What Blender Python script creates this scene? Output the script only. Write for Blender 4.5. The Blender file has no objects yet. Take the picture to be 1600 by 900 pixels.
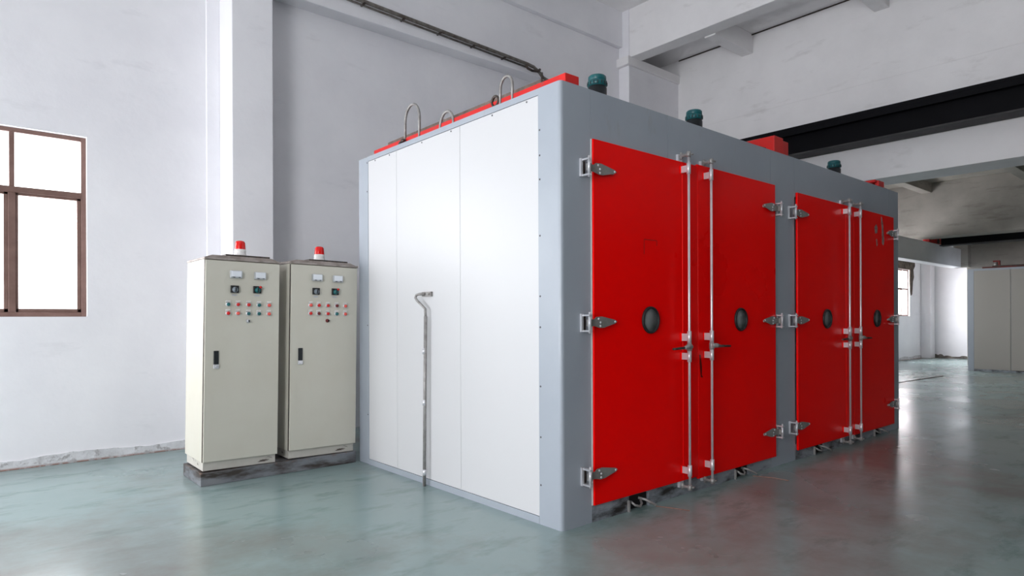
import bpy, bmesh, math, random
from mathutils import Vector, Matrix
random.seed(7)
S = bpy.context.scene
C = S.collection
PI = math.pi

# ------------------------------------------------------------ camera
F_PX = 1007.744
cd = bpy.data.cameras.new('camera'); cam = bpy.data.objects.new('camera', cd); C.objects.link(cam)
cd.sensor_fit = 'HORIZONTAL'; cd.sensor_width = 36.0
cd.lens = F_PX/1600*36.0
cd.shift_y = (497.05-450)/1600
cd.clip_start = 0.05; cd.clip_end = 200
Fv = Vector((0.650506251, 0.759500531, 0.000748881)); Rv = Vector((0.75949676, -0.65049914, -0.00394176)); Uv = Vector((0.00250662, -0.00313291, 0.99999195))
M = Matrix(((Rv.x, Uv.x, -Fv.x, -3.1306), (Rv.y, Uv.y, -Fv.y, -3.1361), (Rv.z, Uv.z, -Fv.z, 1.4623), (0, 0, 0, 1)))
cam.matrix_world = M
S.camera = cam

# ------------------------------------------------------------ world, light, exposure
S.view_settings.view_transform = 'Standard'; S.view_settings.look = 'None'
S.view_settings.exposure = 0.66; S.view_settings.gamma = 1.0; S.view_settings.use_curve_mapping = False
w = bpy.data.worlds.new('overcast_sky'); S.world = w; w.use_nodes = True
bg = w.node_tree.nodes['Background']; bg.inputs[0].default_value = (0.93, 0.96, 1.0, 1); bg.inputs[1].default_value = 3.0

def area(name, loc, direction, sx, sy, power, col=(0.975, 0.982, 1.0)):
    l = bpy.data.lights.new(name, 'AREA'); l.shape = 'RECTANGLE'; l.size = sx; l.size_y = sy; l.energy = power; l.color = col
    o = bpy.data.objects.new(name, l); C.objects.link(o); o.location = loc
    o.rotation_euler = Vector(direction).to_track_quat('-Z', 'Z').to_euler()
    return o
# daylight entering at the glazed bays of the left wall (light sits in the window openings)
area('daylight_left_bay', (-7.1, 3.75, 1.75), (1, 0, 0), 1.9, 3.1, 214)
area('daylight_left_bay', (-7.1, -2.8, 2.7), (1, 0, 0), 3.4, 4.2, 238)
# daylight outside the back wall windows; the two bay lamps are added
area('daylight_near_window', (-3.04, 5.35, 2.44), (0, -1, -0.15), 1.9, 1.9, 110)
area('added_bay_light', (11.0, 5.35, 2.6), (0, -1, -0.15), 2.0, 1.9, 110)  # added lamp behind an unseen opening, brightens the far bay
area('added_bay_light', (15.0, 5.35, 2.6), (0, -1, -0.15), 2.0, 1.9, 110)  # second added lamp for the far bay, likewise unseen
area('daylight_far_window', (20.9, 5.5, 2.6), (0.1, -1, -0.35), 2.0, 1.9, 480)

# ------------------------------------------------------------ mesh helpers
class MB:
    def __init__(s): s.bm = bmesh.new()
    def box(s, x0, x1, y0, y1, z0, z1, mi=0):
        v = [s.bm.verts.new(p) for p in ((x0,y0,z0),(x1,y0,z0),(x1,y1,z0),(x0,y1,z0),(x0,y0,z1),(x1,y0,z1),(x1,y1,z1),(x0,y1,z1))]
        for f in ((0,3,2,1),(4,5,6,7),(0,1,5,4),(1,2,6,5),(2,3,7,6),(3,0,4,7)):
            fc = s.bm.faces.new([v[i] for i in f]); fc.material_index = mi
        return s
    def tube(s, pts, r, n=10, caps=True, mi=0, radii=None):
        pts = [Vector(p) for p in pts]; rings = []
        for i, p in enumerate(pts):
            if i == 0: t = pts[1]-p
            elif i == len(pts)-1: t = p-pts[i-1]
            else: t = (pts[i+1]-p).normalized()+(p-pts[i-1]).normalized()
            t.normalize()
            if i == 0:
                a = t.orthogonal().normalized()
            else:
                a = (a - t*a.dot(t)).normalized()
            b = t.cross(a); rr = radii[i] if radii else r
            rings.append([s.bm.verts.new(p+(a*math.cos(2*PI*k/n)+b*math.sin(2*PI*k/n))*rr) for k in range(n)])
        for i in range(len(rings)-1):
            for k in range(n):
                f = s.bm.faces.new((rings[i][k], rings[i][(k+1)%n], rings[i+1][(k+1)%n], rings[i+1][k])); f.smooth = True; f.material_index = mi
        if caps:
            f = s.bm.faces.new(rings[0][::-1]); f.material_index = mi
            f = s.bm.faces.new(rings[-1]); f.material_index = mi
        return s
    def lathe(s, prof, org=(0,0,0), ax='z', n=32, mi=0, closed=False):
        # prof: list of (radius, height) along the axis
        def P(r, h, a):
            c, q = r*math.cos(a), r*math.sin(a)
            if ax == 'z': v = (c, q, h)
            elif ax == 'y': v = (c, h, q)
            else: v = (h, c, q)
            return (v[0]+org[0], v[1]+org[1], v[2]+org[2])
        rings = []
        for r, h in prof:
            if r < 1e-6: rings.append([s.bm.verts.new(P(0, h, 0))])
            else: rings.append([s.bm.verts.new(P(r, h, 2*PI*k/n)) for k in range(n)])
        seq = list(range(len(rings)-1))
        pairs = [(i, i+1) for i in seq] + ([(len(rings)-1, 0)] if closed else [])
        for i, j in pairs:
            A, B = rings[i], rings[j]
            for k in range(n):
                k2 = (k+1) % n
                if len(A) == 1 and len(B) == 1: continue
                if len(A) == 1: f = s.bm.faces.new((A[0], B[k2], B[k]))
                elif len(B) == 1: f = s.bm.faces.new((A[k], A[k2], B[0]))
                else: f = s.bm.faces.new((A[k], A[k2], B[k2], B[k]))
                f.smooth = True; f.material_index = mi
        return s
    def prism(s, poly, y0, y1, ax='y', mi=0):
        # poly in the plane normal to the axis
        def P(a, b, h):
            return {'y': (a, h, b), 'x': (h, a, b), 'z': (a, b, h)}[ax]
        A = [s.bm.verts.new(P(a, b, y0)) for a, b in poly]; B = [s.bm.verts.new(P(a, b, y1)) for a, b in poly]
        n = len(poly)
        s.bm.faces.new(A).material_index = mi; s.bm.faces.new(B[::-1]).material_index = mi
        for k in range(n): s.bm.faces.new((A[k], B[k], B[(k+1)%n], A[(k+1)%n])).material_index = mi
        return s
    def build(s, name, mat, parent=None, bevel=0, seg=2, autosmooth=True):
        bmesh.ops.recalc_face_normals(s.bm, faces=s.bm.faces[:])
        me = bpy.data.meshes.new(name); s.bm.to_mesh(me); s.bm.free()
        for m in (mat if isinstance(mat, (list, tuple)) else [mat]): me.materials.append(m)
        o = bpy.data.objects.new(name, me); C.objects.link(o)
        if parent: o.parent = parent
        if bevel:
            b = o.modifiers.new('edge', 'BEVEL'); b.width = bevel; b.segments = seg; b.limit_method = 'ANGLE'; b.angle_limit = math.radians(50)
            b.harden_normals = False
        return o
def tag(o, label, cat, group=None):
    o['label'] = label; o['category'] = cat
    if group: o['group'] = group
    return o
def thing(name, label, cat, loc=(0,0,0), group=None):
    o = bpy.data.objects.new(name, None); C.objects.link(o); o.location = loc; o.empty_display_size = 0.2
    return tag(o, label, cat, group)
def struct(o):
    o['kind'] = 'structure'; return o

# ------------------------------------------------------------ materials
def srgb(r, g, b):
    f = lambda c: (c/255/12.92) if c/255 <= 0.04045 else ((c/255+0.055)/1.055)**2.4
    return (f(r), f(g), f(b), 1)
def mat(name, col, rough=0.5, metal=0.0, noise=0.0, nscale=4.0, col2=None, bump=0.0, bscale=20.0, spec=0.5, rnoise=0.0, coat=0.0, stretch=None, lo=0.35, hi=0.65, detail=6):
    m = bpy.data.materials.new(name); m.use_nodes = True; nt = m.node_tree; N = nt.nodes; L = nt.links
    p = N['Principled BSDF']; p.inputs['Roughness'].default_value = rough; p.inputs['Metallic'].default_value = metal
    p.inputs['Specular IOR Level'].default_value = spec; p.inputs['Base Color'].default_value = col
    if coat: p.inputs['Coat Weight'].default_value = coat; p.inputs['Coat Roughness'].default_value = 0.08
    tc = N.new('ShaderNodeTexCoord'); mp = N.new('ShaderNodeMapping'); L.new(tc.outputs['Object'], mp.inputs[0])
    if stretch: mp.inputs['Scale'].default_value = stretch
    if col2 is not None:
        nz = N.new('ShaderNodeTexNoise'); nz.inputs['Scale'].default_value = nscale; nz.inputs['Detail'].default_value = detail; nz.inputs['Roughness'].default_value = 0.6
        L.new(mp.outputs[0], nz.inputs['Vector'])
        cr = N.new('ShaderNodeValToRGB'); cr.color_ramp.elements[0].position = lo; cr.color_ramp.elements[1].position = hi
        cr.color_ramp.elements[0].color = col; cr.color_ramp.elements[1].color = col2
        L.new(nz.outputs[0], cr.inputs[0]); L.new(cr.outputs[0], p.inputs['Base Color'])
    if rnoise:
        n3 = N.new('ShaderNodeTexNoise'); n3.inputs['Scale'].default_value = nscale*0.7; n3.inputs['Detail'].default_value = 5
        L.new(mp.outputs[0], n3.inputs['Vector'])
        mr = N.new('ShaderNodeMapRange'); mr.inputs[1].default_value = 0.3; mr.inputs[2].default_value = 0.7
        mr.inputs[3].default_value = max(0.02, rough-rnoise); mr.inputs[4].default_value = rough+rnoise
        L.new(n3.outputs[0], mr.inputs[0]); L.new(mr.outputs[0], p.inputs['Roughness'])
    if bump:
        n2 = N.new('ShaderNodeTexNoise'); n2.inputs['Scale'].default_value = bscale; n2.inputs['Detail'].default_value = 5
        L.new(mp.outputs[0], n2.inputs['Vector'])
        b = N.new('ShaderNodeBump'); b.inputs['Strength'].default_value = bump; b.inputs['Distance'].default_value = 0.02
        L.new(n2.outputs[0], b.inputs['Height']); L.new(b.outputs[0], p.inputs['Normal'])
    return m
def mix_patch(m, col, scale, lo, hi, zr=None, stretch=(1,1,1), rough=None):
    """blend a second colour over the material where a noise field passes lo..hi, limited to object heights zr=(z_full, z_none)"""
    nt = m.node_tree; N = nt.nodes; L = nt.links; p = N['Principled BSDF']
    tc = N.new('ShaderNodeTexCoord'); mp = N.new('ShaderNodeMapping'); mp.inputs['Scale'].default_value = stretch
    L.new(tc.outputs['Object'], mp.inputs[0])
    nz = N.new('ShaderNodeTexNoise'); nz.inputs['Scale'].default_value = scale; nz.inputs['Detail'].default_value = 7; nz.inputs['Roughness'].default_value = 0.65
    L.new(mp.outputs[0], nz.inputs['Vector'])
    mr = N.new('ShaderNodeMapRange'); mr.inputs[1].default_value = lo; mr.inputs[2].default_value = hi; L.new(nz.outputs[0], mr.inputs[0])
    fac = mr.outputs[0]
    if zr:
        sx = N.new('ShaderNodeSeparateXYZ'); L.new(tc.outputs['Object'], sx.inputs[0])
        m2 = N.new('ShaderNodeMapRange'); m2.inputs[1].default_value = zr[1]; m2.inputs[2].default_value = zr[0]; L.new(sx.outputs[2], m2.inputs[0])
        ml = N.new('ShaderNodeMath'); ml.operation = 'MULTIPLY'; L.new(fac, ml.inputs[0]); L.new(m2.outputs[0], ml.inputs[1]); fac = ml.outputs[0]
    mx = N.new('ShaderNodeMix'); mx.data_type = 'RGBA'
    bc = p.inputs['Base Color']
    if bc.is_linked: L.new(bc.links[0].from_socket, mx.inputs[6])
    else: mx.inputs[6].default_value = bc.default_value
    mx.inputs[7].default_value = col
    L.new(fac, mx.inputs[0]); L.new(mx.outputs[2], bc)
    return m

plaster = mat('white_plaster', srgb(238,237,242), 0.85, col2=srgb(246,245,249), nscale=0.9, bump=0.25, bscale=6, spec=0.2)
mix_patch(plaster, srgb(222,221,226), 2.2, 0.62, 0.88, stretch=(0.5, 0.5, 1.6))
plaster_low = mat('white_plaster_low', srgb(224,223,228), 0.85, col2=srgb(236,235,240), nscale=0.9, bump=0.25, bscale=6, spec=0.2)
concrete = mat('whitewashed_concrete', srgb(238,236,237), 0.85, col2=srgb(246,244,245), nscale=1.1, bump=0.3, bscale=5, spec=0.2)
mix_patch(concrete, srgb(214,211,210), 1.3, 0.58, 0.85, stretch=(1, 1, 3.5))
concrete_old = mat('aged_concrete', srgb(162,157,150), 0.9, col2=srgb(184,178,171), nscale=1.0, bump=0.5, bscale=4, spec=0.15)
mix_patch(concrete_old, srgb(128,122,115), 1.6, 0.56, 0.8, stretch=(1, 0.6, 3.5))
skirting = mat('scuffed_skirting', srgb(205,205,208), 0.9, col2=srgb(226,226,230), nscale=6, bump=0.8, bscale=14)
mix_patch(skirting, srgb(140,98,84), 9, 0.28, 0.48, zr=(0.004, 0.024))
mix_patch(skirting, srgb(176,174,176), 14, 0.52, 0.62)
old_brick = mat('exposed_brown_brick', srgb(62,50,42), 0.95, col2=srgb(110,98,88), nscale=5, bump=0.8, bscale=12)

# polished epoxy floor
floor_m = mat('polished_epoxy_floor', srgb(126,147,147), 0.23, col2=srgb(138,155,154), nscale=0.9, spec=0.5, rnoise=0.07, lo=0.3, hi=0.7, stretch=(1, 1, 1), bump=0.02, bscale=3)
mix_patch(floor_m, srgb(96,120,117), 2.6, 0.52, 0.75, stretch=(0.7, 1.6, 1))
mix_patch(floor_m, srgb(150,158,158), 5.5, 0.60, 0.80, stretch=(0.6, 1.6, 1))
mix_patch(floor_m, srgb(116,118,114), 0.35, 0.50, 0.66)
mix_patch(floor_m, srgb(170,182,184), 11, 0.66, 0.92, stretch=(0.5, 1.4, 1))

grey_paint = mat('grey_sheet_steel', srgb(154,161,171), 0.38, col2=srgb(160,167,176), nscale=1.5, spec=0.5, rnoise=0.06)
mix_patch(grey_paint, srgb(140,139,134), 1.8, 0.62, 0.80, stretch=(1.2, 1.2, 0.5))
grey_dirty = mat('scuffed_grey_skirt', srgb(142,148,156), 0.5, col2=srgb(156,162,170), nscale=2.0, spec=0.4)
mix_patch(grey_dirty, srgb(42,37,35), 3.0, 0.44, 0.64, stretch=(0.9, 1, 2.6))
mix_patch(grey_dirty, srgb(150,150,155), 9.0, 0.66, 0.72)
white_panel = mat('white_enamel_panel', srgb(200,200,202), 0.4, spec=0.35)
red_paint = mat('red_enamel', srgb(255,0,0), 0.3, col2=srgb(250,0,0), nscale=1.2, spec=0.12, rnoise=0.04)
red_beam_m = mat('red_painted_beam', srgb(214,22,16), 0.4, col2=srgb(200,14,10), nscale=5)
mix_patch(red_beam_m, srgb(120,90,80), 4, 0.60, 0.70)
beam_dust = mat('dusty_beam_top', srgb(92,82,76), 0.9, col2=srgb(122,108,100), nscale=12)
zinc = mat('bright_zinc_steel', srgb(225,225,230), 0.28, 0.45, col2=srgb(212,212,216), nscale=3)
strap_m = mat('dull_grey_strap_steel', srgb(150,148,145), 0.5, 0.25, col2=srgb(130,128,125), nscale=12)
dark_steel = mat('dark_steel', srgb(58,55,54), 0.5, 0.6, col2=srgb(92,80,74), nscale=30)
rod_grey = mat('grey_rod_steel', srgb(160,158,156), 0.45, 0.3, col2=srgb(132,128,126), nscale=20)
rubber = mat('black_rubber', srgb(24,24,26), 0.5)
recess_shade_m = mat('recess_shade', srgb(18,15,14), 0.8)
port_glass = mat('smoked_porthole_glass', srgb(116,120,120), 0.15, spec=0.5)
gasket = mat('white_gasket', srgb(190,186,184), 0.7)
teal = mat('teal_motor_paint', srgb(22,100,104), 0.35, col2=srgb(18,84,90), nscale=14)
black_m = mat('black_cast_metal', srgb(22,26,30), 0.45)
seal_line = mat('seam_shadow_gap', srgb(60,62,66), 0.8)
screw_m = mat('screw_head', srgb(92,90,92), 0.5, 0.5)
scratch_m = mat('paint_scratch', srgb(120,10,8), 0.6)
sticker_m = mat('glue_residue', srgb(165,140,136), 0.8, col2=srgb(110,80,76), nscale=25)
cab_paint = mat('beige_powder_coat', srgb(198,194,181), 0.45, col2=srgb(202,199,187), nscale=2.0, spec=0.35)
cab_roof = mat('dusty_cabinet_roof', srgb(128,118,112), 0.7, col2=srgb(165,155,150), nscale=9)
cab_base = mat('chipped_cabinet_base', srgb(196,192,184), 0.6, col2=srgb(186,182,174), nscale=6)
mix_patch(cab_base, srgb(70,58,52), 5, 0.62, 0.68, stretch=(0.6,1,2))
plinth_m = mat('stained_steel_plinth', srgb(112,116,122), 0.5, col2=srgb(128,130,134), nscale=3)
mix_patch(plinth_m, srgb(60,52,48), 3.2, 0.44, 0.60, stretch=(0.7,1,3))
mix_patch(plinth_m, srgb(118,84,66), 16, 0.55, 0.66, zr=(0.12, 0.09))
meter_m = mat('clear_meter_face', srgb(226,230,236), 0.15)
meter_rim = mat('meter_rim', srgb(188,190,194), 0.3, 0.2)
btn_red = mat('red_push_button', srgb(206,24,20), 0.35)
btn_lred = mat('pale_red_push_button', srgb(232,92,80), 0.35)
btn_teal = mat('teal_push_button', srgb(20,98,100), 0.35)
btn_dark = mat('dark_red_push_button', srgb(110,24,26), 0.35)
tag_white = mat('white_name_tag', srgb(222,220,216), 0.5)
switch_face = mat('grey_switch_face', srgb(120,128,136), 0.4)
lens_red = mat('red_beacon_lens', srgb(222,20,16), 0.18)
beacon_white = mat('white_beacon_base', srgb(232,230,228), 0.35)
lens_white = mat('white_lens_stripe', srgb(240,232,230), 0.2)
brown_frame = mat('brown_window_frame', srgb(112,84,76), 0.55, col2=srgb(126,98,90), nscale=8)
girder_m = mat('black_girder_paint', srgb(10,10,14), 0.6, col2=srgb(13,13,18), nscale=3, spec=0.12)
girder_edge = mat('dusty_girder_flange', srgb(66,64,64), 0.7, col2=srgb(48,47,50), nscale=3)
pipe_m = mat('weathered_conduit', srgb(120,116,112), 0.6, col2=srgb(82,72,66), nscale=14)
glass = bpy.data.materials.new('window_glass'); glass.use_nodes = True
nt = glass.node_tree; nt.nodes.remove(nt.nodes['Principled BSDF'])
tr = nt.nodes.new('ShaderNodeBsdfTransparent'); gl = nt.nodes.new('ShaderNodeBsdfGlossy'); gl.inputs['Roughness'].default_value = 0.05
mx = nt.nodes.new('ShaderNodeMixShader'); mx.inputs[0].default_value = 0.06
nt.links.new(tr.outputs[0], mx.inputs[1]); nt.links.new(gl.outputs[0], mx.inputs[2]); nt.links.new(mx.outputs[0], nt.nodes['Material Output'].inputs[0])

# ------------------------------------------------------------ room shell
YB = 4.85                      # back wall (with the windows), room face
XL, XR, YF = -6.9, 23.4, -14.0  # left wall, far end wall, wall behind the camera
Z1 = 7.08                      # ceiling of the tall bay
struct(MB().box(XL-0.4, XR+0.4, YF-0.4, YB+0.4, -0.2, 0.0).build('floor', floor_m))

def wall_holes(name, axis, a0, a1, z0, z1, p0, p1, holes, m):
    """axis 'x': runs along x from a0 to a1, thickness p0..p1 in y; holes (h0,h1,hz0,hz1)"""
    mb = MB(); cuts = sorted(holes)
    def B(u0, u1, w0, w1):
        if u1-u0 < 1e-4 or w1-w0 < 1e-4: return
        if axis == 'x': mb.box(u0, u1, p0, p1, w0, w1)
        else: mb.box(p0, p1, u0, u1, w0, w1)
    cur = a0
    for h0, h1, b0, b1 in cuts:
        B(cur, h0, z0, z1); B(h0, h1, z0, b0); B(h0, h1, b1, z1); cur = h1
    B(cur, a1, z0, z1)
    return struct(mb.build(name, m))
WZ0, WZ1 = 1.50, 3.37
NEAR = (-3.97, -2.12, WZ0, WZ1); ADDED2 = (10.0, 12.0, WZ0, 3.3); ADDED3 = (14.0, 16.0, WZ0, 3.3); FAR = (19.95, 21.80, 1.50, 3.09)  # the two middle openings are added out of view to light the bay
wall_holes('wall_back', 'x', XL, XR, 0, Z1, YB, YB+0.24, [NEAR, ADDED2, ADDED3, FAR], plaster)
LH = [(-4.5, -1.1, 0.6, 4.8), (2.8, 4.7, 0.2, 3.3)]
wall_holes('wall_left', 'y', YF, YB, 0, Z1, XL-0.24, XL, LH, plaster)
wall_holes('wall_front', 'x', XL, XR, 0, Z1, YF-0.24, YF, [], concrete_old)
struct(MB().box(XR, XR+0.24, YF, YB+0.24, 0, Z1).build('wall_right', plaster))
struct(MB().box(XL-0.24, 6.6, YF-0.24, YB+0.24, Z1, Z1+0.2).build('ceiling', concrete))
struct(MB().box(6.43, 8.0, YF-0.24, YB+0.24, 6.52, Z1).build('ceiling', concrete))
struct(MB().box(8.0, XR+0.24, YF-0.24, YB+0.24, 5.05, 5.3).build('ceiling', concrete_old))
# partition behind the far oven
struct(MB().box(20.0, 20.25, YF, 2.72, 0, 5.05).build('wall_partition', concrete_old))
# columns
struct(MB().box(-0.81, -0.352, 4.37, YB, 0, Z1).build('trim_1', plaster, bevel=0.008))
struct(MB().box(-0.955, -0.81, 4.81, YB, 0, Z1).build('trim_2', plaster, bevel=0.006))
struct(MB().box(6.121, 7.64, 4.37, YB, 0, 6.06).build('trim_3', plaster, bevel=0.008))
struct(MB().box(6.121, 6.36, 4.37, YB, 6.2, Z1).build('trim_4', plaster, bevel=0.008))
struct(MB().box(6.05, 7.64, 4.33, YB, 6.06, 6.215).build('trim_5', concrete, bevel=0.01))   # cap over the column
# edge beam along the back wall
struct(MB().box(-0.352, 6.121, 4.6, YB, 5.42, 6.43).build('trim_6', plaster, bevel=0.01))
struct(MB().box(-0.352, 6.121, 4.52, YB, 6.43, Z1).build('trim_7', plaster, bevel=0.008))
# cross beam of the tall bay
struct(MB().box(6.13, 6.43, YF, 4.37, 6.2, Z1).build('trim_8', concrete, bevel=0.01))
# joists between cross beam and deep beam
for k in range(-4, 3):
    y = 0.57 + 2.225*(k)
    struct(MB().box(6.43, 7.64, y, y+0.21, 6.18, 6.52).build('trim_9', concrete, bevel=0.008))
# deep beam (wall over the wide opening)
struct(MB().box(7.64, 8.29, YF, YB, 3.6, 6.52).box(7.632, 7.64, YF, 4.37, 5.11, 6.18).build('trim_10', concrete, bevel=0.01))
# next bay: joists, deep beam, lower tie beam
for k in range(-4, 3):
    y = 2.66 - 2.2*k if k >= 0 else 2.66 - 2.2*k
    if y+0.24 > YB: continue
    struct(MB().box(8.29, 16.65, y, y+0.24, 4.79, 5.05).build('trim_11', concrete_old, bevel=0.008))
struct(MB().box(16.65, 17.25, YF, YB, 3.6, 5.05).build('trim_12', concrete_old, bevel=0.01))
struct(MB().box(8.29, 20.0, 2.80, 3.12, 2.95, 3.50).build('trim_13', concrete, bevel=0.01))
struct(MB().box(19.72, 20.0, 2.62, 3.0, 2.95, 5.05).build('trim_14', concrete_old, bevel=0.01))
struct(MB().box(22.93, XR, 4.55, YB, 0, 5.05).build('trim_15', plaster, bevel=0.01))
# exposed lintel over the far window with peeled patch beside it
lm = MB(); pts = [(19.7,3.09),(21.8,3.09),(21.8,2.5),(21.9,2.2),(22.02,2.25),(22.1,2.7),(22.2,2.85),(22.15,3.1),(22.32,3.25),(22.28,3.42),(19.7,3.42)]
lm.prism(pts, YB-0.012, YB+0.01); struct(lm.build('trim_16', old_brick))
# broken skirting line along the walls
def skirt(name, x0, x1, y, dx=0.06, hh=0.10):
    mb = MB(); n = int((x1-x0)/dx); top = []
    for i in range(n+1):
        x = x0+(x1-x0)*i/n
        top.append((x, hh+0.014*math.sin(x*5.1)+random.uniform(-.006, .006)))
    mb.prism([(x0, 0.0)]+top+[(x1, 0.0)], y-0.014, y+0.02)
    return struct(mb.build(name, skirting))
skirt('baseboard_back', XL, -0.98, YB)
skirt('baseboard_back_far', 9.0, 22.9, YB, dx=0.2)
grime = mat('dark_wall_foot_grime', srgb(60,52,46), 0.9, col2=srgb(150,144,138), nscale=3)
gm = MB(); gp = [(2.6, 0.0)]+[(2.6+i*0.06, 0.07+random.uniform(-.02, .03)+(0.05 if i > 28 else 0)) for i in range(38)]+[(4.82, 0.0)]
gm.prism(gp, XR-0.012, XR+0.02, ax='x'); struct(gm.build('baseboard_right', grime))
# floor joint
struct(MB().prism([(12.0,2.20),(15.3,2.03),(15.32,2.06),(12.0,2.25)], 0.0, 0.012, ax='z').build('trim_17', dark_steel))

# windows: brown steel frames, white reveal
def window(name, x0, x1, z0, z1, cols, zt, sash):
    t = bpy.data.objects.new(name, None); C.objects.link(t); t.location = ((x0+x1)/2, YB, z0); struct(t)
    def L(mb): 
        bmesh.ops.translate(mb.bm, verts=mb.bm.verts, vec=(-(x0+x1)/2, -YB, -z0)); return mb
    ya, yb = YB+0.05, YB+0.11
    fr = MB(); w = 0.045
    fr.box(x0, x0+w, ya, yb, z0, z1).box(x1-w, x1, ya, yb, z0, z1).box(x0+w, x1-w, ya, yb, z0, z0+w).box(x0+w, x1-w, ya, yb, z1-w, z1)
    fr.box(x0+w, x1-w, ya-0.005, yb, zt-0.03, zt+0.03)
    cw = (x1-x0)/cols
    for i in range(1, cols):
        fr.box(x0+cw*i-0.03, x0+cw*i+0.03, ya, yb, z0+w, zt-0.03)
        fr.box(x0+cw*i-0.022, x0+cw*i+0.022, ya, yb, zt+0.03, z1-w)
    L(fr).build('window_frame', brown_frame, t, bevel=0.004)
    for i in range(cols):
        a, b = x0+cw*i+(w if i == 0 else 0.03), x0+cw*(i+1)-(w if i == cols-1 else 0.03)
        if sash:
            sm = MB(); s_ = 0.035
            sm.box(a, a+s_*0.6, ya+0.012, yb-0.01, z0+w, zt-0.03).box(b-s_, b, ya+0.012, yb-0.01, z0+w, zt-0.03).box(a, b, ya+0.012, yb-0.01, z0+w, z0+w+s_).box(a, b, ya+0.012, yb-0.01, zt-0.03-s_*.7, zt-0.03)
            L(sm).build('sash', brown_frame, t, bevel=0.003)
        L(MB().box(a, b, YB+0.078, YB+0.083, z0+w, zt-0.03)).build('pane', glass, t)
        L(MB().box(a, b, YB+0.078, YB+0.083, zt+0.03, z1-w)).build('pane', glass, t)
    return t
window('window_1', *NEAR, 3, 2.76, True)
window('window_2', *ADDED2, 3, 2.76, False)  # added window hidden by the oven, lets light into the bay
window('window_7', *ADDED3, 3, 2.76, False)  # another added window out of sight, for the bay light
window('window_3', *FAR, 3, 2.42, False)
for i, (h0, h1, b0, b1) in enumerate(LH):
    t = bpy.data.objects.new('window_%d' % (i+4), None); C.objects.link(t); t.location = (XL, (h0+h1)/2, b0); struct(t)
    fr = MB(); yc = (h0+h1)/2; hw = (h1-h0)/2
    fr.box(-.12,-.06,-hw,-hw+.06,0,b1-b0).box(-.12,-.06,hw-.06,hw,0,b1-b0).box(-.12,-.06,-hw,hw,0,.06).box(-.12,-.06,-hw,hw,b1-b0-.06,b1-b0)
    for k in (-1, 0, 1): fr.box(-.12,-.06, k*hw/2-.03, k*hw/2+.03, .06, b1-b0-.06)
    fr.box(-.125,-.06,-hw,hw,2.1,2.16)
    fr.build('window_frame', brown_frame, t)

# ------------------------------------------------------------ crane girders and pipe
def girder(name, label, X, y0, y1, z0, z1, wd):
    t = thing(name, label, 'girder', (X, (y0+y1)/2, z0)); h = z1-z0; a, b = y0-(y0+y1)/2, y1-(y0+y1)/2
    MB().box(-0.012, 0.012, a, b, 0.03, h-0.05).build('web', girder_m, t)
    MB().box(-wd/2, wd/2, a, b, h-0.05, h).box(-wd/2, -wd/2+0.012, a, b, h-0.13, h-0.05).build('top_flange', girder_m, t, bevel=0.004)
    MB().box(-wd/2, wd/2, a, b, 0, 0.03).build('bottom_flange', girder_edge, t, bevel=0.004)
    return t
girder('crane_girder', 'long black steel girder running across in front of the deep white beam', 7.44, -6.0, 4.25, 4.12, 4.59, 0.34)
girder('crane_girder', 'short black steel girder seen above the far oven and under the second beam', 17.62, -6.0, 2.72, 3.42, 3.86, 0.3)

pm = MB()
path = [(0.0, 4.53, 5.655), (1.578, 4.53, 5.60), (3.78, 4.53, 5.535), (3.92, 4.53, 5.52), (4.05, 4.53, 5.46), (4.12, 4.53, 5.40), (4.6, 4.53, 5.30), (5.6, 4.53, 5.12)]
pt = thing('wall_conduit', 'rusty grey conduit pipe clipped along the beam above the alcove', 'pipe', (0.0, 4.53, 5.6))
def rel(pts, o): return [(a-o[0], b-o[1], c-o[2]) for a, b, c in pts]
MB().tube(rel(path, (0,4.53,5.6)), 0.026).build('main_pipe', pipe_m, pt)
MB().tube(rel([(0.0, 4.565, 5.62), (1.578, 4.565, 5.565), (3.78, 4.565, 5.50)], (0,4.53,5.6)), 0.014).build('thin_pipe', pipe_m, pt)
MB().tube(rel([(4.07, 4.50, 5.46), (4.07, 4.50, 4.9)], (0,4.53,5.6)), 0.018).build('drop_pipe', pipe_m, pt)
MB().tube(rel([(3.72, 4.5, 5.50), (3.76, 4.5, 5.455), (3.86, 4.5, 5.44), (3.97, 4.5, 5.455), (4.03, 4.5, 5.50)], (0,4.53,5.6)), 0.02).build('bent_hook', dark_steel, pt)
for x in (0.9, 1.5, 2.1, 2.7, 3.3):
    z = 5.655-0.0335*x
    MB().box(x-.012, x+.012, -0.032, 0.07, z-5.6-.045, z-5.6-.026).build('pipe_clip', dark_steel, pt)
# thin line strung under the joists, along the deep beam
tag(MB().tube([(7.6, 4.33, 6.5), (7.6, -6, 6.5)], 0.011).build('ceiling_cable', dark_steel), 'thin dark cable along the top of the deep white beam under the joists', 'cable')

# ------------------------------------------------------------ big oven
OW, OL, OH = 2.94, 6.25, 3.10
oven = thing('industrial_oven', 'huge walk-in industrial oven with four red doors, grey frame and white side', 'oven', (0, 0, 0))
MB().box(0.03, OL-0.03, 0.03, OW-0.03, 0.0, OH-0.01).build('core', grey_paint, oven)
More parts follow.
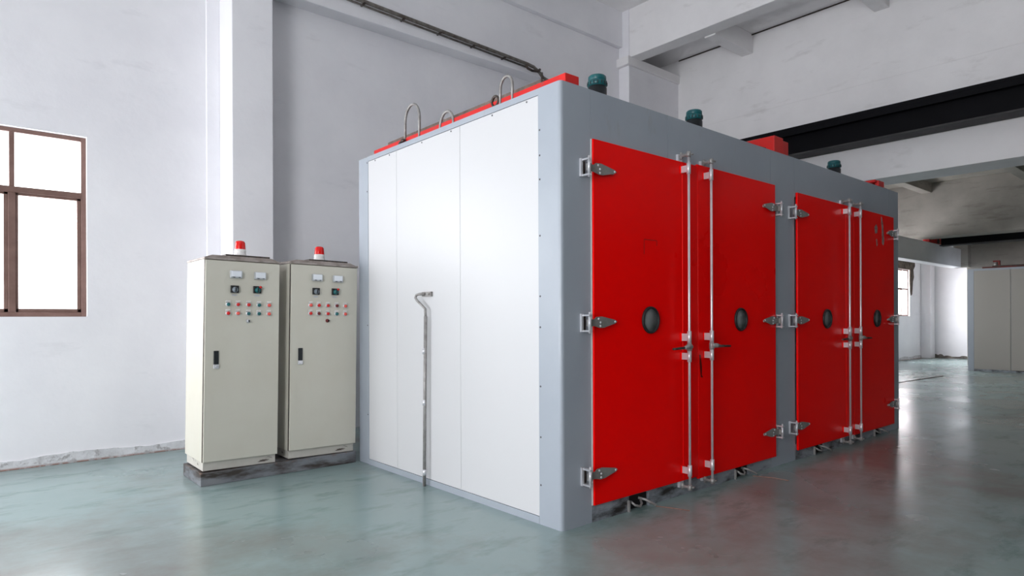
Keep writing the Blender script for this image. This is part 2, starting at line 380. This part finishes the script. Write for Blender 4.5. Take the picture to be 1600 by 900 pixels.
# rounded corner post: front sheet + return, as one bent profile
cp = MB(); r = 0.028
prof = [(0.0, 0.226), (0.0, r)] + [(r-r*math.cos(a), r-r*math.sin(a)) for a in (PI/8, PI/4, 3*PI/8)] + [(r, 0.0), (0.302, 0.0), (0.302, 0.03), (0.03, 0.03), (0.03, 0.226)]
cp.prism(prof, 0.0, OH, ax='z'); o = cp.build('corner_post', grey_paint, oven)
MB().box(0.0, 0.03, 2.745, OW, 0.0, OH).build('rear_post', grey_paint, oven, bevel=0.004)
MB().box(0.0, 0.03, 0.226, 2.745, 3.054, OH).build('top_rail', grey_paint, oven)
MB().box(-0.002, 0.03, 0.226, 2.745, 0.0, 0.052).build('bottom_rail', grey_paint, oven)
for a, b in ((0.228, 1.1755), (1.1785, 2.1905), (2.1935, 2.743)):
    MB().box(0.004, 0.03, a, b, 0.054, 3.052).build('side_panel', white_panel, oven, bevel=0.003)
# front sheets with open joints
MB().box(0.306, 1.218, 0.0, 0.03, 2.70, OH).build('header_panel', grey_paint, oven)
MB().box(1.221, 2.878, 0.0, 0.03, 2.70, OH).build('header_panel', grey_paint, oven)
MB().box(2.882, 3.372, 0.0, 0.03, 0.0, OH).build('middle_post', grey_paint, oven)
MB().box(3.376, 5.93, 0.0, 0.03, 2.70, OH).build('header_panel', grey_paint, oven)
MB().box(5.934, OL, 0.0, 0.03, 0.0, OH).box(OL-0.03, OL, 0.03, OW, 0, OH).build('end_post', grey_paint, oven, bevel=0.004)
# lower sill with latch openings
def sill(x0, x1, gaps):
    mb = MB(); cur = x0
    for g0, g1 in gaps:
        mb.box(cur, g0, 0.0, 0.03, 0, 0.16); mb.box(g0, g1, 0.0, 0.03, 0.115, 0.16); cur = g1
    mb.box(cur, x1, 0.0, 0.03, 0, 0.16)
    return mb.build('sill', grey_dirty, oven)
GAPS = [0.715, 2.22, 3.80, 5.42]
sill(0.306, 2.878, [(g, g+0.24) for g in GAPS[:2]]); sill(3.376, 5.93, [(g, g+0.24) for g in GAPS[2:]])
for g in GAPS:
    MB().box(g, g+0.24, 0.024, 0.0295, 0.002, 0.115).build('latch_recess_shade', recess_shade_m, oven)  # near-black sheet paints the shade inside the latch opening
    lt = MB(); lt.tube([(g+0.135, 0.02, 0.075), (g+0.155, -0.03, 0.068), (g+0.20, -0.10, 0.03)], 0.010)
    lt.tube([(g+0.02, 0.0, 0.07), (g+0.035, -0.03, 0.045), (g+0.075, -0.045, 0.032), (g+0.115, -0.03, 0.045), (g+0.135, 0.0, 0.06)], 0.009)
    lt.box(g-0.02, g-0.008, -0.02, 0.0, 0.0, 0.085)
    lt.build('floor_latch', rod_grey, oven)
for pts in (((0.965, -0.055, 0.004), (1.02, -0.18, 0.004), (1.06, -0.30, 0.004)), ((2.42, -0.06, 0.004), (2.48, -0.20, 0.004), (2.50, -0.36, 0.004))):
    MB().tube(pts, 0.0035, 6).build('latch_wire', mat('copper_wire', srgb(150,110,96), 0.6), oven)
# seams on the front sheets
MB().box(0.302, 0.306, 0.003, 0.02, 0, OH).build('seam', gasket, oven)
MB().box(3.372, 3.376, 0.003, 0.02, 0, OH).build('seam', gasket, oven)
# screws along the panel edges
sc = [(0.245-0.035, z) for z in (0.28, 0.62, 0.98, 1.4, 1.62, 2.05, 2.45, 2.62, 2.80)] + [(2.76, z) for z in (0.5, 1.4, 2.75, 3.04)]
for y, z in sc:
    MB().lathe([(0, -0.003), (0.006, -0.003), (0.008, 0.001)], (0.0, y, z), 'x', 8).build('screw', screw_m, oven)
for y in (0.35, 0.75, 1.3, 1.75, 2.32, 2.6):
    MB().lathe([(0, -0.003), (0.006, -0.003), (0.008, 0.003)], (0.003, y, 3.035), 'x', 8).build('screw', screw_m, oven)

DF = -0.024
def door(x0, x1, z0, z1, px, side):
    o = MB().box(x0, x1, DF, -0.003, z0, z1).build('door', red_paint, oven, bevel=0.004)
    # raised cover strip near the meeting edge
    if side < 0: s0, s1 = x1-0.215, x1-0.002
    else: s0, s1 = x0+0.002, x0+0.175
    MB().box(s0, s1, DF-0.0035, DF+0.001, z0+0.004, z1-0.002).build('cover_strip', red_paint, o, bevel=0.004)
    rg = MB(); rg.lathe([(0.088, DF+0.002), (0.088, DF-0.010), (0.092, DF-0.017), (0.101, DF-0.017), (0.106, DF-0.010), (0.106, DF+0.002)], (px, 0, 1.447), 'y', 40, closed=True)
    rg.build('porthole_ring', rubber, o)
    MB().lathe([(0, DF-0.007), (0.09, DF-0.007), (0.09, DF), (0, DF)], (px, 0, 1.447), 'y', 40).build('porthole_glass', port_glass, o)
    return o
d1 = door(0.305, 1.594, 0.125, 2.745, 0.951, -1)
d2 = door(1.598, 2.932, 0.104, 2.759, 2.278, 1)
d3 = door(3.392, 4.768, 0.100, 2.744, 4.062, -1)
d4 = door(4.772, 6.024, 0.090, 2.745, 5.454, 1)
MB().box(0.298, 0.304, -0.012, -0.001, 0.125, 2.745).build('gasket_strip', gasket, oven)
# scratched outline and glue marks
f0, f1 = DF-0.0012, DF+0.0005
sm = MB(); sm.box(0.876, 0.880, f0, f1, 1.955, 2.07).box(0.88, 1.04, f0, f1, 2.068, 2.072).box(1.036, 1.04, f0, f1, 2.03, 2.072)
sm.build('paint_scratch', scratch_m, d1)
MB().prism([(5.595,2.70),(5.62,2.72),(5.67,2.62),(5.70,2.42),(5.68,2.36),(5.63,2.38),(5.62,2.58)], f0, f1).build('glue_mark', sticker_m, d4)
MB().prism([(5.39,2.57),(5.45,2.61),(5.49,2.57),(5.48,2.50),(5.41,2.49)], f0, f1).build('glue_mark', sticker_m, d4)
MB().prism([(5.44,2.42),(5.47,2.43),(5.49,2.36),(5.46,2.33)], f0, f1).build('glue_mark', sticker_m, d4)
MB().prism([(1.612,1.15),(1.63,1.15),(1.65,1.05),(1.648,0.98),(1.665,0.955),(1.635,0.96),(1.622,1.04)], DF-0.0047, DF-0.003).build('oil_smear', mat('oil_smear', srgb(90,0,0), 0.4, spec=0.2), d2)

def hinge(px, z, s, L):
    """px: hinge pin, s=+1 strap runs to +x over a length L"""
    h = MB(); y1 = -0.068
    e0, e1 = px-s*0.026, px-s*0.006
    h.box(min(e0, e1), max(e0, e1), -0.016, 0.0, z-0.064, z+0.064)
    for dz in (-0.058, 0.052):
        h.box(px-0.014, px+0.014, y1-0.012, 0.0, z+dz-0.005, z+dz+0.007)
    h.tube([(px, y1, z-0.074), (px, y1, z+0.076)], 0.008, 12)
    h.tube([(px, y1, z-0.046), (px, y1, z+0.044)], 0.0115, 14)
    o = h.build('hinge', zinc, oven)
    i0, i1 = px-s*0.006, px+s*0.030
    MB().box(min(i0, i1), max(i0, i1), -0.004, 0.0, z-0.052, z+0.052).build('hinge_shade', dark_steel, o)  # dark slab stands in for the shade between the lugs
    st = MB(); q = L/0.322
    P = [(0.005, 0.024), (0.075, 0.024), (0.10, 0.040), (0.155, 0.042), (0.30, 0.014), (0.322, 0.0), (0.30, -0.012), (0.18, -0.038), (0.135, -0.040), (0.08, -0.026), (0.005, -0.024)]
    st.prism([(px+s*a*q, z+b+a*0.02) for a, b in P], -0.046, -0.040)
    st.box(min(px, px+s*0.022), max(px, px+s*0.022), -0.070, -0.040, z-0.024, z+0.024)
    g0, g1 = px+s*.11*q, px+s*.30*q
    st.box(min(g0, g1), max(g0, g1), -0.040, DF, z-0.010, z+0.012)
    st.build('hinge_strap', strap_m, o)
    for a, b in ((0.14, 0.0), (0.14, -0.026), (0.30, 0.0), (0.12, 0.026)):
        MB().lathe([(0, -0.052), (0.006, -0.051), (0.009, -0.046)], (px+s*a*q, 0, z+b+a*0.02), 'y', 10).build('rivet', zinc, o)
    return o
for px, s, L in ((0.211, 1, 0.322), (2.966, -1, 0.302), (3.262, 1, 0.35), (6.030, -1, 0.262)):
    for z in (2.525, 1.43, 0.348):
        hinge(px, z, s, L)

def lock_rod(x, s, zt, zb):
    rt = MB(); rt.tube([(x, -0.10, zb), (x, -0.10, zt)], 0.0105, 14)
    o = rt.build('lock_rod', zinc, oven)
    for z, hgt in ((zt-0.11, 0.09), (1.305, 0.10), (1.150, 0.09), (zb+0.13, 0.09)):
        g = MB(); g.tube([(x, -0.10, z-hgt/2), (x, -0.10, z+hgt/2)], 0.017, 14)
        g.box(x-0.006, x+0.006, -0.10, DF, z-hgt*0.30, z+hgt*0.30)
        MB().box(x-0.010, x+0.046, DF-0.008, DF, z-hgt*0.36, z+hgt*0.36).build('guide_plate', red_paint, o)
        g.lathe([(0, DF-0.024), (0.009, DF-0.023), (0.011, DF-0.01)], (x+0.032, 0, z), 'y', 8)
        go = g.build('rod_guide', zinc, o)
    for z in (zt+0.005, zb-0.005):
        a = MB(); a.tube([(x, -0.115, z), (x, -0.065, z-0.002), (x, -0.006, z-0.002)], 0.013, 10)
        a.tube([(x, -0.03, z-0.028), (x, -0.03, z+0.024)], 0.012, 10)
        a.tube([(x, -0.10, z-0.022), (x, -0.10, z+0.02)], 0.019, 12)
        a.tube([(x+0.01, -0.118, z), (x+0.035, -0.118, z)], 0.008, 8)
        a.build('cam_lever', rod_grey, o)
        k = MB(); k.box(x-0.028, x+0.028, -0.02, 0.0, z-0.045, z+0.012) if z > 1 else k.box(x-0.028, x+0.028, -0.02, 0.0, z-0.012, z+0.04)
        k.build('cam_keeper', zinc, o)
    h = MB()
    h.lathe([(0, -0.030), (0.016, -0.03), (0.022, -0.022), (0.022, 0.022), (0.016, 0.03), (0, 0.03)], (x, -0.10, 1.225), 'z', 14)
    h.tube([(x-s*0.015, -0.108, 1.228), (x+s*0.045, -0.118, 1.229), (x+s*0.10, -0.12, 1.222)], 0.016, 10, radii=[0.018, 0.02, 0.012])
    h.build('handle_hub', rod_grey, o)
    MB().tube([(x+s*0.095, -0.12, 1.222), (x+s*0.25, -0.122, 1.218)], 0.010, 10, radii=[0.011, 0.009]).build('handle', dark_steel, o)
lock_rod(1.362, -1, 2.785, 0.092); lock_rod(1.688, 1, 2.778, 0.092)
lock_rod(4.472, -1, 2.770, 0.062); lock_rod(4.772, 1, 2.768, 0.062)

# red roof beams
def roof_beam(x0, x1, y0, y1, z0, z1):
    b = MB().box(x0, x1, y0, y1, z0, z1).box(x0, x1, y0-0.006, y0, z0, z1).build('roof_beam', red_beam_m, oven, bevel=0.004)
    MB().box(x0+0.01, x1-0.01, y0+0.15, y1, z1, z1+0.006).build('beam_dust', beam_dust, b)
    return b
ro = MB().box(0.10, 0.237, 0.05, 2.80, OH, 3.188).build('roof_beam', red_beam_m, oven, bevel=0.003)
MB().box(0.24, 0.31, 0.45, 2.76, OH, 3.286).build('dusty_plate', beam_dust, oven)
roof_beam(3.06, 3.24, 0.055, 2.60, OH, 3.285); roof_beam(3.243, 3.40, 0.08, 2.60, OH, 3.275)
MB().tube([(3.058, 0.14, 3.165), (3.03, 0.19, 3.185), (3.03, 0.24, 3.18)], 0.014).build('roof_hook', dark_steel, oven)
ub = MB(); ub.box(5.66, 5.83, 0.02, 0.10, 3.115, 3.185).box(5.60, 5.68, 0.04, 2.6, 3.16, 3.19); ub.box(5.83, 5.92, 0.02, 0.05, OH, 3.115)
ub.box(5.66, 5.72, 0.06, 2.6, OH, 3.16)
ub.build('roof_beam', red_beam_m, oven, bevel=0.004)

# fan motors
for x in (0.99, 2.42, 5.62):
    r = 0.083; T = 0.42; org = (x, 0.55, OH)
    mo = MB().lathe([(0, T), (r*0.80, T-0.002), (r*0.92, T-0.012), (r*0.93, T-0.045), (r*0.86, T-0.050)], org, 'z', 36).build('fan_motor', teal, oven)
    MB().lathe([(r*0.86, T-0.046), (r*1.0, T-0.052), (r*1.0, T-0.090), (r*0.84, T-0.096)], org, 'z', 36).build('motor_band', teal, mo)
    MB().lathe([(r*0.88, T-0.092), (r*0.88, T-0.108), (r*0.97, T-0.111), (r*0.97, 0.10), (r*1.2, 0.09), (r*1.2, 0.0)], org, 'z', 36).build('motor_housing', black_m, mo)
    fm = MB()
    for k in range(16):
        a = 2*PI*k/16; c_, s_ = math.cos(a), math.sin(a)
        fm.tube([(x+c_*r*1.0, 0.55+s_*r*1.0, OH+T-0.086), (x+c_*r*1.0, 0.55+s_*r*1.0, OH+T-0.060)], 0.0045, 6)
    fm.build('cooling_fins', black_m, mo)

# lifting hoops on the roof edge
def hoop(x, y0, y1, zb, zt, r=0.0125):
    w = (y0-y1)/2; yc = (y0+y1)/2; zc = zt-w*1.15
    pts = [(x, y0, zb)]
    if zc > zb: pts.append((x, y0, zc))
    pts += [(x, yc+w*math.cos(a), zc+w*1.15*math.sin(a)) for a in [PI*k/12 for k in range(1, 12)]]
    if zc > zb: pts.append((x, y1, zc))
    pts.append((x, y1, zb))
    MB().tube(pts, r, 10).build('lifting_hoop', rod_grey, oven)
hoop(0.10, 2.19, 1.94, 3.10, 3.475); hoop(0.10, 1.60, 1.40, 3.10, 3.27); hoop(0.10, 0.765, 0.62, 3.10, 3.345, 0.011)
MB().tube([(0.10, 0.83+0.04*math.cos(a), 3.185+0.04*math.sin(a)) for a in [2*PI*k/14 for k in range(15)]], 0.011, 8).build('eye_ring', dark_steel, oven)
MB().tube([(0.08, 2.26, 3.14), (0.08, 2.20, 3.165), (0.08, 2.17, 3.15)], 0.016, 8).build('eye_ring', dark_steel, oven)

# side rod standing against the white panel with hook bracket
sr = MB()
sr.tube([(-0.045, 1.655, 0.0), (-0.040, 1.648, 0.80), (-0.035, 1.640, 1.485)], 0.015, 14)
sp = sr.build('side_rod', rod_grey, oven)
MB().tube([(-0.035, 1.640, 1.47), (-0.038, 1.642, 1.55), (-0.045, 1.69, 1.585), (-0.05, 1.755, 1.625), (-0.05, 1.78, 1.65), (-0.05, 1.765, 1.675), (-0.045, 1.72, 1.682), (-0.02, 1.67, 1.682)], 0.012, 10).build('hook', rod_grey, sp)
MB().box(-0.018, 0.004, 1.585, 1.725, 1.660, 1.70).tube([(-0.03, 1.61, 1.68), (0.0, 1.61, 1.68)], 0.008, 8).build('bracket', rod_grey, sp)
for z in (0.12, 0.73, 1.18):
    MB().tube([(-0.043, 1.652, z-0.025), (-0.043, 1.652, z+0.025)], 0.0175, 14).build('sleeve', zinc, sp)

# ------------------------------------------------------------ control cabinets
tag(MB().box(-1.534, -0.055, 2.92, 3.50, 0.0, 0.112).build('cabinet_plinth', plinth_m, bevel=0.004), 'stained grey steel plinth on the floor under the two control cabinets', 'plinth')
BT = {'r': btn_red, 'l': btn_lred, 't': btn_teal, 'd': btn_dark}
def cabinet(x0, W, label, rows, key, beacon_x, plate, first):
    """local frame: x from left, y into the cabinet (front at 0), z up from the base"""
    t = thing('control_cabinet', label, 'cabinet', (x0, 2.955, 0.126), 'control cabinets beside the oven'[:0] or None)
    t.rotation_euler = (0, math.radians(0.92), 0)
    Dp = 0.545
    MB().box(0.012, W-0.012, 0.005, Dp-0.02, -0.001, 0.077).build('base', cab_base, t, bevel=0.003)
    MB().box(0.0, W, 0.0, Dp, 0.076, 1.875).build('body', cab_paint, t, bevel=0.004)
    MB().box(-0.004, W+0.004, -0.03, Dp+0.01, 1.875, 1.893).prism([(0.0, 1.893), (W, 1.893), (W-0.07, 1.918), (0.07, 1.918)], 0.0, Dp-0.04).build('roof', cab_roof, t, bevel=0.002)
    MB().box(plate[0], plate[1], 0.06, 0.44, 1.918, 1.938).build('roof_plate', dark_steel, t, bevel=0.002)
    d = MB().box(0.006, W-0.004, -0.028, -0.002, 0.080, 1.868).build('door', cab_paint, t, bevel=0.004)
    MB().box(0.001, 0.006, -0.014, 0.0, 0.080, 1.868).build('door_seal', dark_steel, d)
    f = -0.028
    hx = 0.102
    MB().box(hx-0.021, hx+0.021, f-0.012, f, 0.912, 1.062).build('door_handle', black_m, d, bevel=0.004)
    MB().box(hx-0.023, hx+0.023, f-0.018, f, 0.905, 0.942).tube([(hx, f-0.024, 0.923), (hx, f, 0.923)], 0.012, 12).build('handle_lock', zinc, d, bevel=0.003)
    Z0 = -0.126
    for xm, zm in ((0.260, 1.876), (0.475, 1.874)):
        o = MB().box(xm-0.052, xm+0.052, f-0.030, f, zm+Z0-0.034, zm+Z0+0.034).build('meter', meter_rim, t, bevel=0.006)
        MB().box(xm-0.044, xm+0.044, f-0.034, f-0.028, zm+Z0-0.022, zm+Z0+0.030).build('meter_face', meter_m, o, bevel=0.003)
        MB().box(xm-0.030, xm-0.012, f-0.0355, f-0.030, zm+Z0-0.030, zm+Z0-0.024).box(xm+0.018, xm+0.034, f-0.0355, f-0.030, zm+Z0-0.029, zm+Z0-0.024).build('meter_mark', black_m, o)
    for k, (xm, zm) in enumerate(((0.252, 1.742), (0.452, 1.745))):
        o = MB().box(xm-0.035, xm+0.035, f-0.020, f, zm+Z0-0.033, zm+Z0+0.033).build('selector_switch', rubber, t, bevel=0.003)
        MB().lathe([(0, f-0.045), (0.018, f-0.044), (0.023, f-0.030), (0.026, f-0.020)], (xm, 0, zm+Z0-0.004), 'y', 18).build('switch_knob', switch_face if k == 0 else btn_teal, o)
        MB().box(xm-0.004, xm+0.004, f-0.050, f-0.040, zm+Z0-0.024, zm+Z0+0.016).build('knob_pointer', black_m, o)
        MB().box(xm-0.022, xm+0.022, f-0.003, f, zm+Z0-0.060, zm+Z0-0.046).build('switch_label', meter_rim, o)
        if k: MB().lathe([(0, f-0.034), (0.010, f-0.033), (0.012, f-0.019)], (xm+0.026, 0, zm+Z0+0.024), 'y', 12).build('switch_lamp', btn_red, o)
    xs = (0.198, 0.282, 0.376, 0.470, 0.562)
    for rz, row in zip((1.612, 1.532), rows):
        for x, c in zip(xs, row):
            z = rz+Z0
            o = MB().lathe([(0, f-0.030), (0.013, f-0.029), (0.0155, f-0.022), (0.0155, f-0.008)], (x, 0, z-0.008), 'y', 18).build('push_button', BT[c], t)
            MB().lathe([(0.015, f-0.012), (0.020, f-0.010), (0.021, f)], (x, 0, z-0.008), 'y', 18).build('button_bezel', zinc, o)
            MB().box(x-0.020, x+0.020, f-0.012, f, z+0.014, z+0.028).box(x-0.021, x-0.016, f-0.008, f, z-0.02, z+0.02).build('name_tag', tag_white, o, bevel=0.002)
    z = 1.455+Z0
    o = MB().lathe([(0, f-0.022), (0.013, f-0.022), (0.016, f-0.012), (0.019, f)], (0.376, 0, z), 'y', 16).build('key_switch', key, t)
    MB().box(0.373, 0.379, f-0.034, f-0.020, z-0.010, z+0.010).build('key', black_m, o)
    # beacon: only a part of the cabinet, bolted to the roof plate
    bx, by, bz = beacon_x, 0.25, 1.938
    o = MB().lathe([(0, 0), (0.056, 0), (0.056, 0.03), (0.050, 0.036), (0.054, 0.045), (0.052, 0.072), (0, 0.074)], (bx, by, bz), 'z', 28).build('beacon', beacon_white, t)
    MB().lathe([(0.049, 0.073), (0.047, 0.10), (0.044, 0.135), (0.036, 0.149), (0.018, 0.155), (0, 0.156)], (bx, by, bz), 'z', 28).build('beacon_lens', lens_red, o)
    return t
cabinet(-1.52, 0.665, 'left beige control cabinet, nearer the window wall, with red beacon on its roof', ('trrtl', 'rlttl'), meter_rim, 0.386, (0.20, 0.60), True)
cabinet(-0.752, 0.70, 'right beige control cabinet, next to the white oven side, with red beacon on its roof', ('lrrdl', 'rdrtl'), btn_dark, 0.408, (0.22, 0.63), False)

# ------------------------------------------------------------ far oven
fo = thing('industrial_oven', 'distant grey-framed oven with off-white side panels in front of the far wall', 'oven', (17.8, 2.15, 0))
far_panel = mat('off_white_panel', srgb(158,154,147), 0.5)
D2 = 3.3
MB().box(0.02, 2.0, -D2+0.02, -0.02, 0, 2.74).build('core', grey_paint, fo)
MB().box(0, 0.03, -0.14, 0, 0, 2.76).box(0.03, 2.0, -0.02, 0, 0, 2.76).build('corner_post', grey_paint, fo, bevel=0.006)
MB().box(0, 0.02, -D2, -0.14, 0, 0.05).build('bottom_rail', grey_dirty, fo)
MB().box(0, 0.02, -D2, -0.14, 2.705, 2.76).build('top_rail', grey_paint, fo)
for a, b in ((-0.945, -0.14), (-1.95, -0.955), (-3.0, -1.96)):
    MB().box(0.003, 0.02, a, b, 0.05, 2.705).build('side_panel', far_panel, fo, bevel=0.003)
MB().box(0.0, 0.12, -3.2, -0.33, 2.76, 2.80).build('roof_beam', mat('rusty_red_beam', srgb(120,40,34), 0.7, col2=srgb(70,44,40), nscale=4), fo, bevel=0.004)
MB().box(0.02, 0.14, -3.2, -0.55, 2.80, 2.825).build('roof_plate', dark_steel, fo)
vm = MB(); vm.lathe([(0, 0.0), (0.05, 0.0), (0.045, 0.06), (0.035, 0.07), (0.04, 0.10), (0, 0.10)], (0.1, -0.62, 2.82), 'z', 16)
vo = vm.build('vent_valve', rod_grey, fo)
MB().box(0.05, 0.15, -0.70, -0.56, 2.92, 2.96).box(0.07, 0.13, -0.71, -0.67, 2.82, 2.95).build('valve_lever', mat('faded_red_lever', srgb(120,28,24), 0.6), vo)
# red trolley frame resting on the tie beam
tr_ = thing('crane_trolley', 'small red crane trolley end resting on the low tie beam left of the far girder', 'crane', (17.6, 2.95, 3.5))
MB().box(-0.5, 0.5, -0.10, 0.06, 0.0, 0.26).build('side_plate', red_beam_m, tr_, bevel=0.01)
MB().lathe([(0, -0.13), (0.06, -0.13), (0.07, -0.10), (0.07, 0.0)], (0.2, 0, 0.09), 'y', 20).build('wheel', dark_steel, tr_)
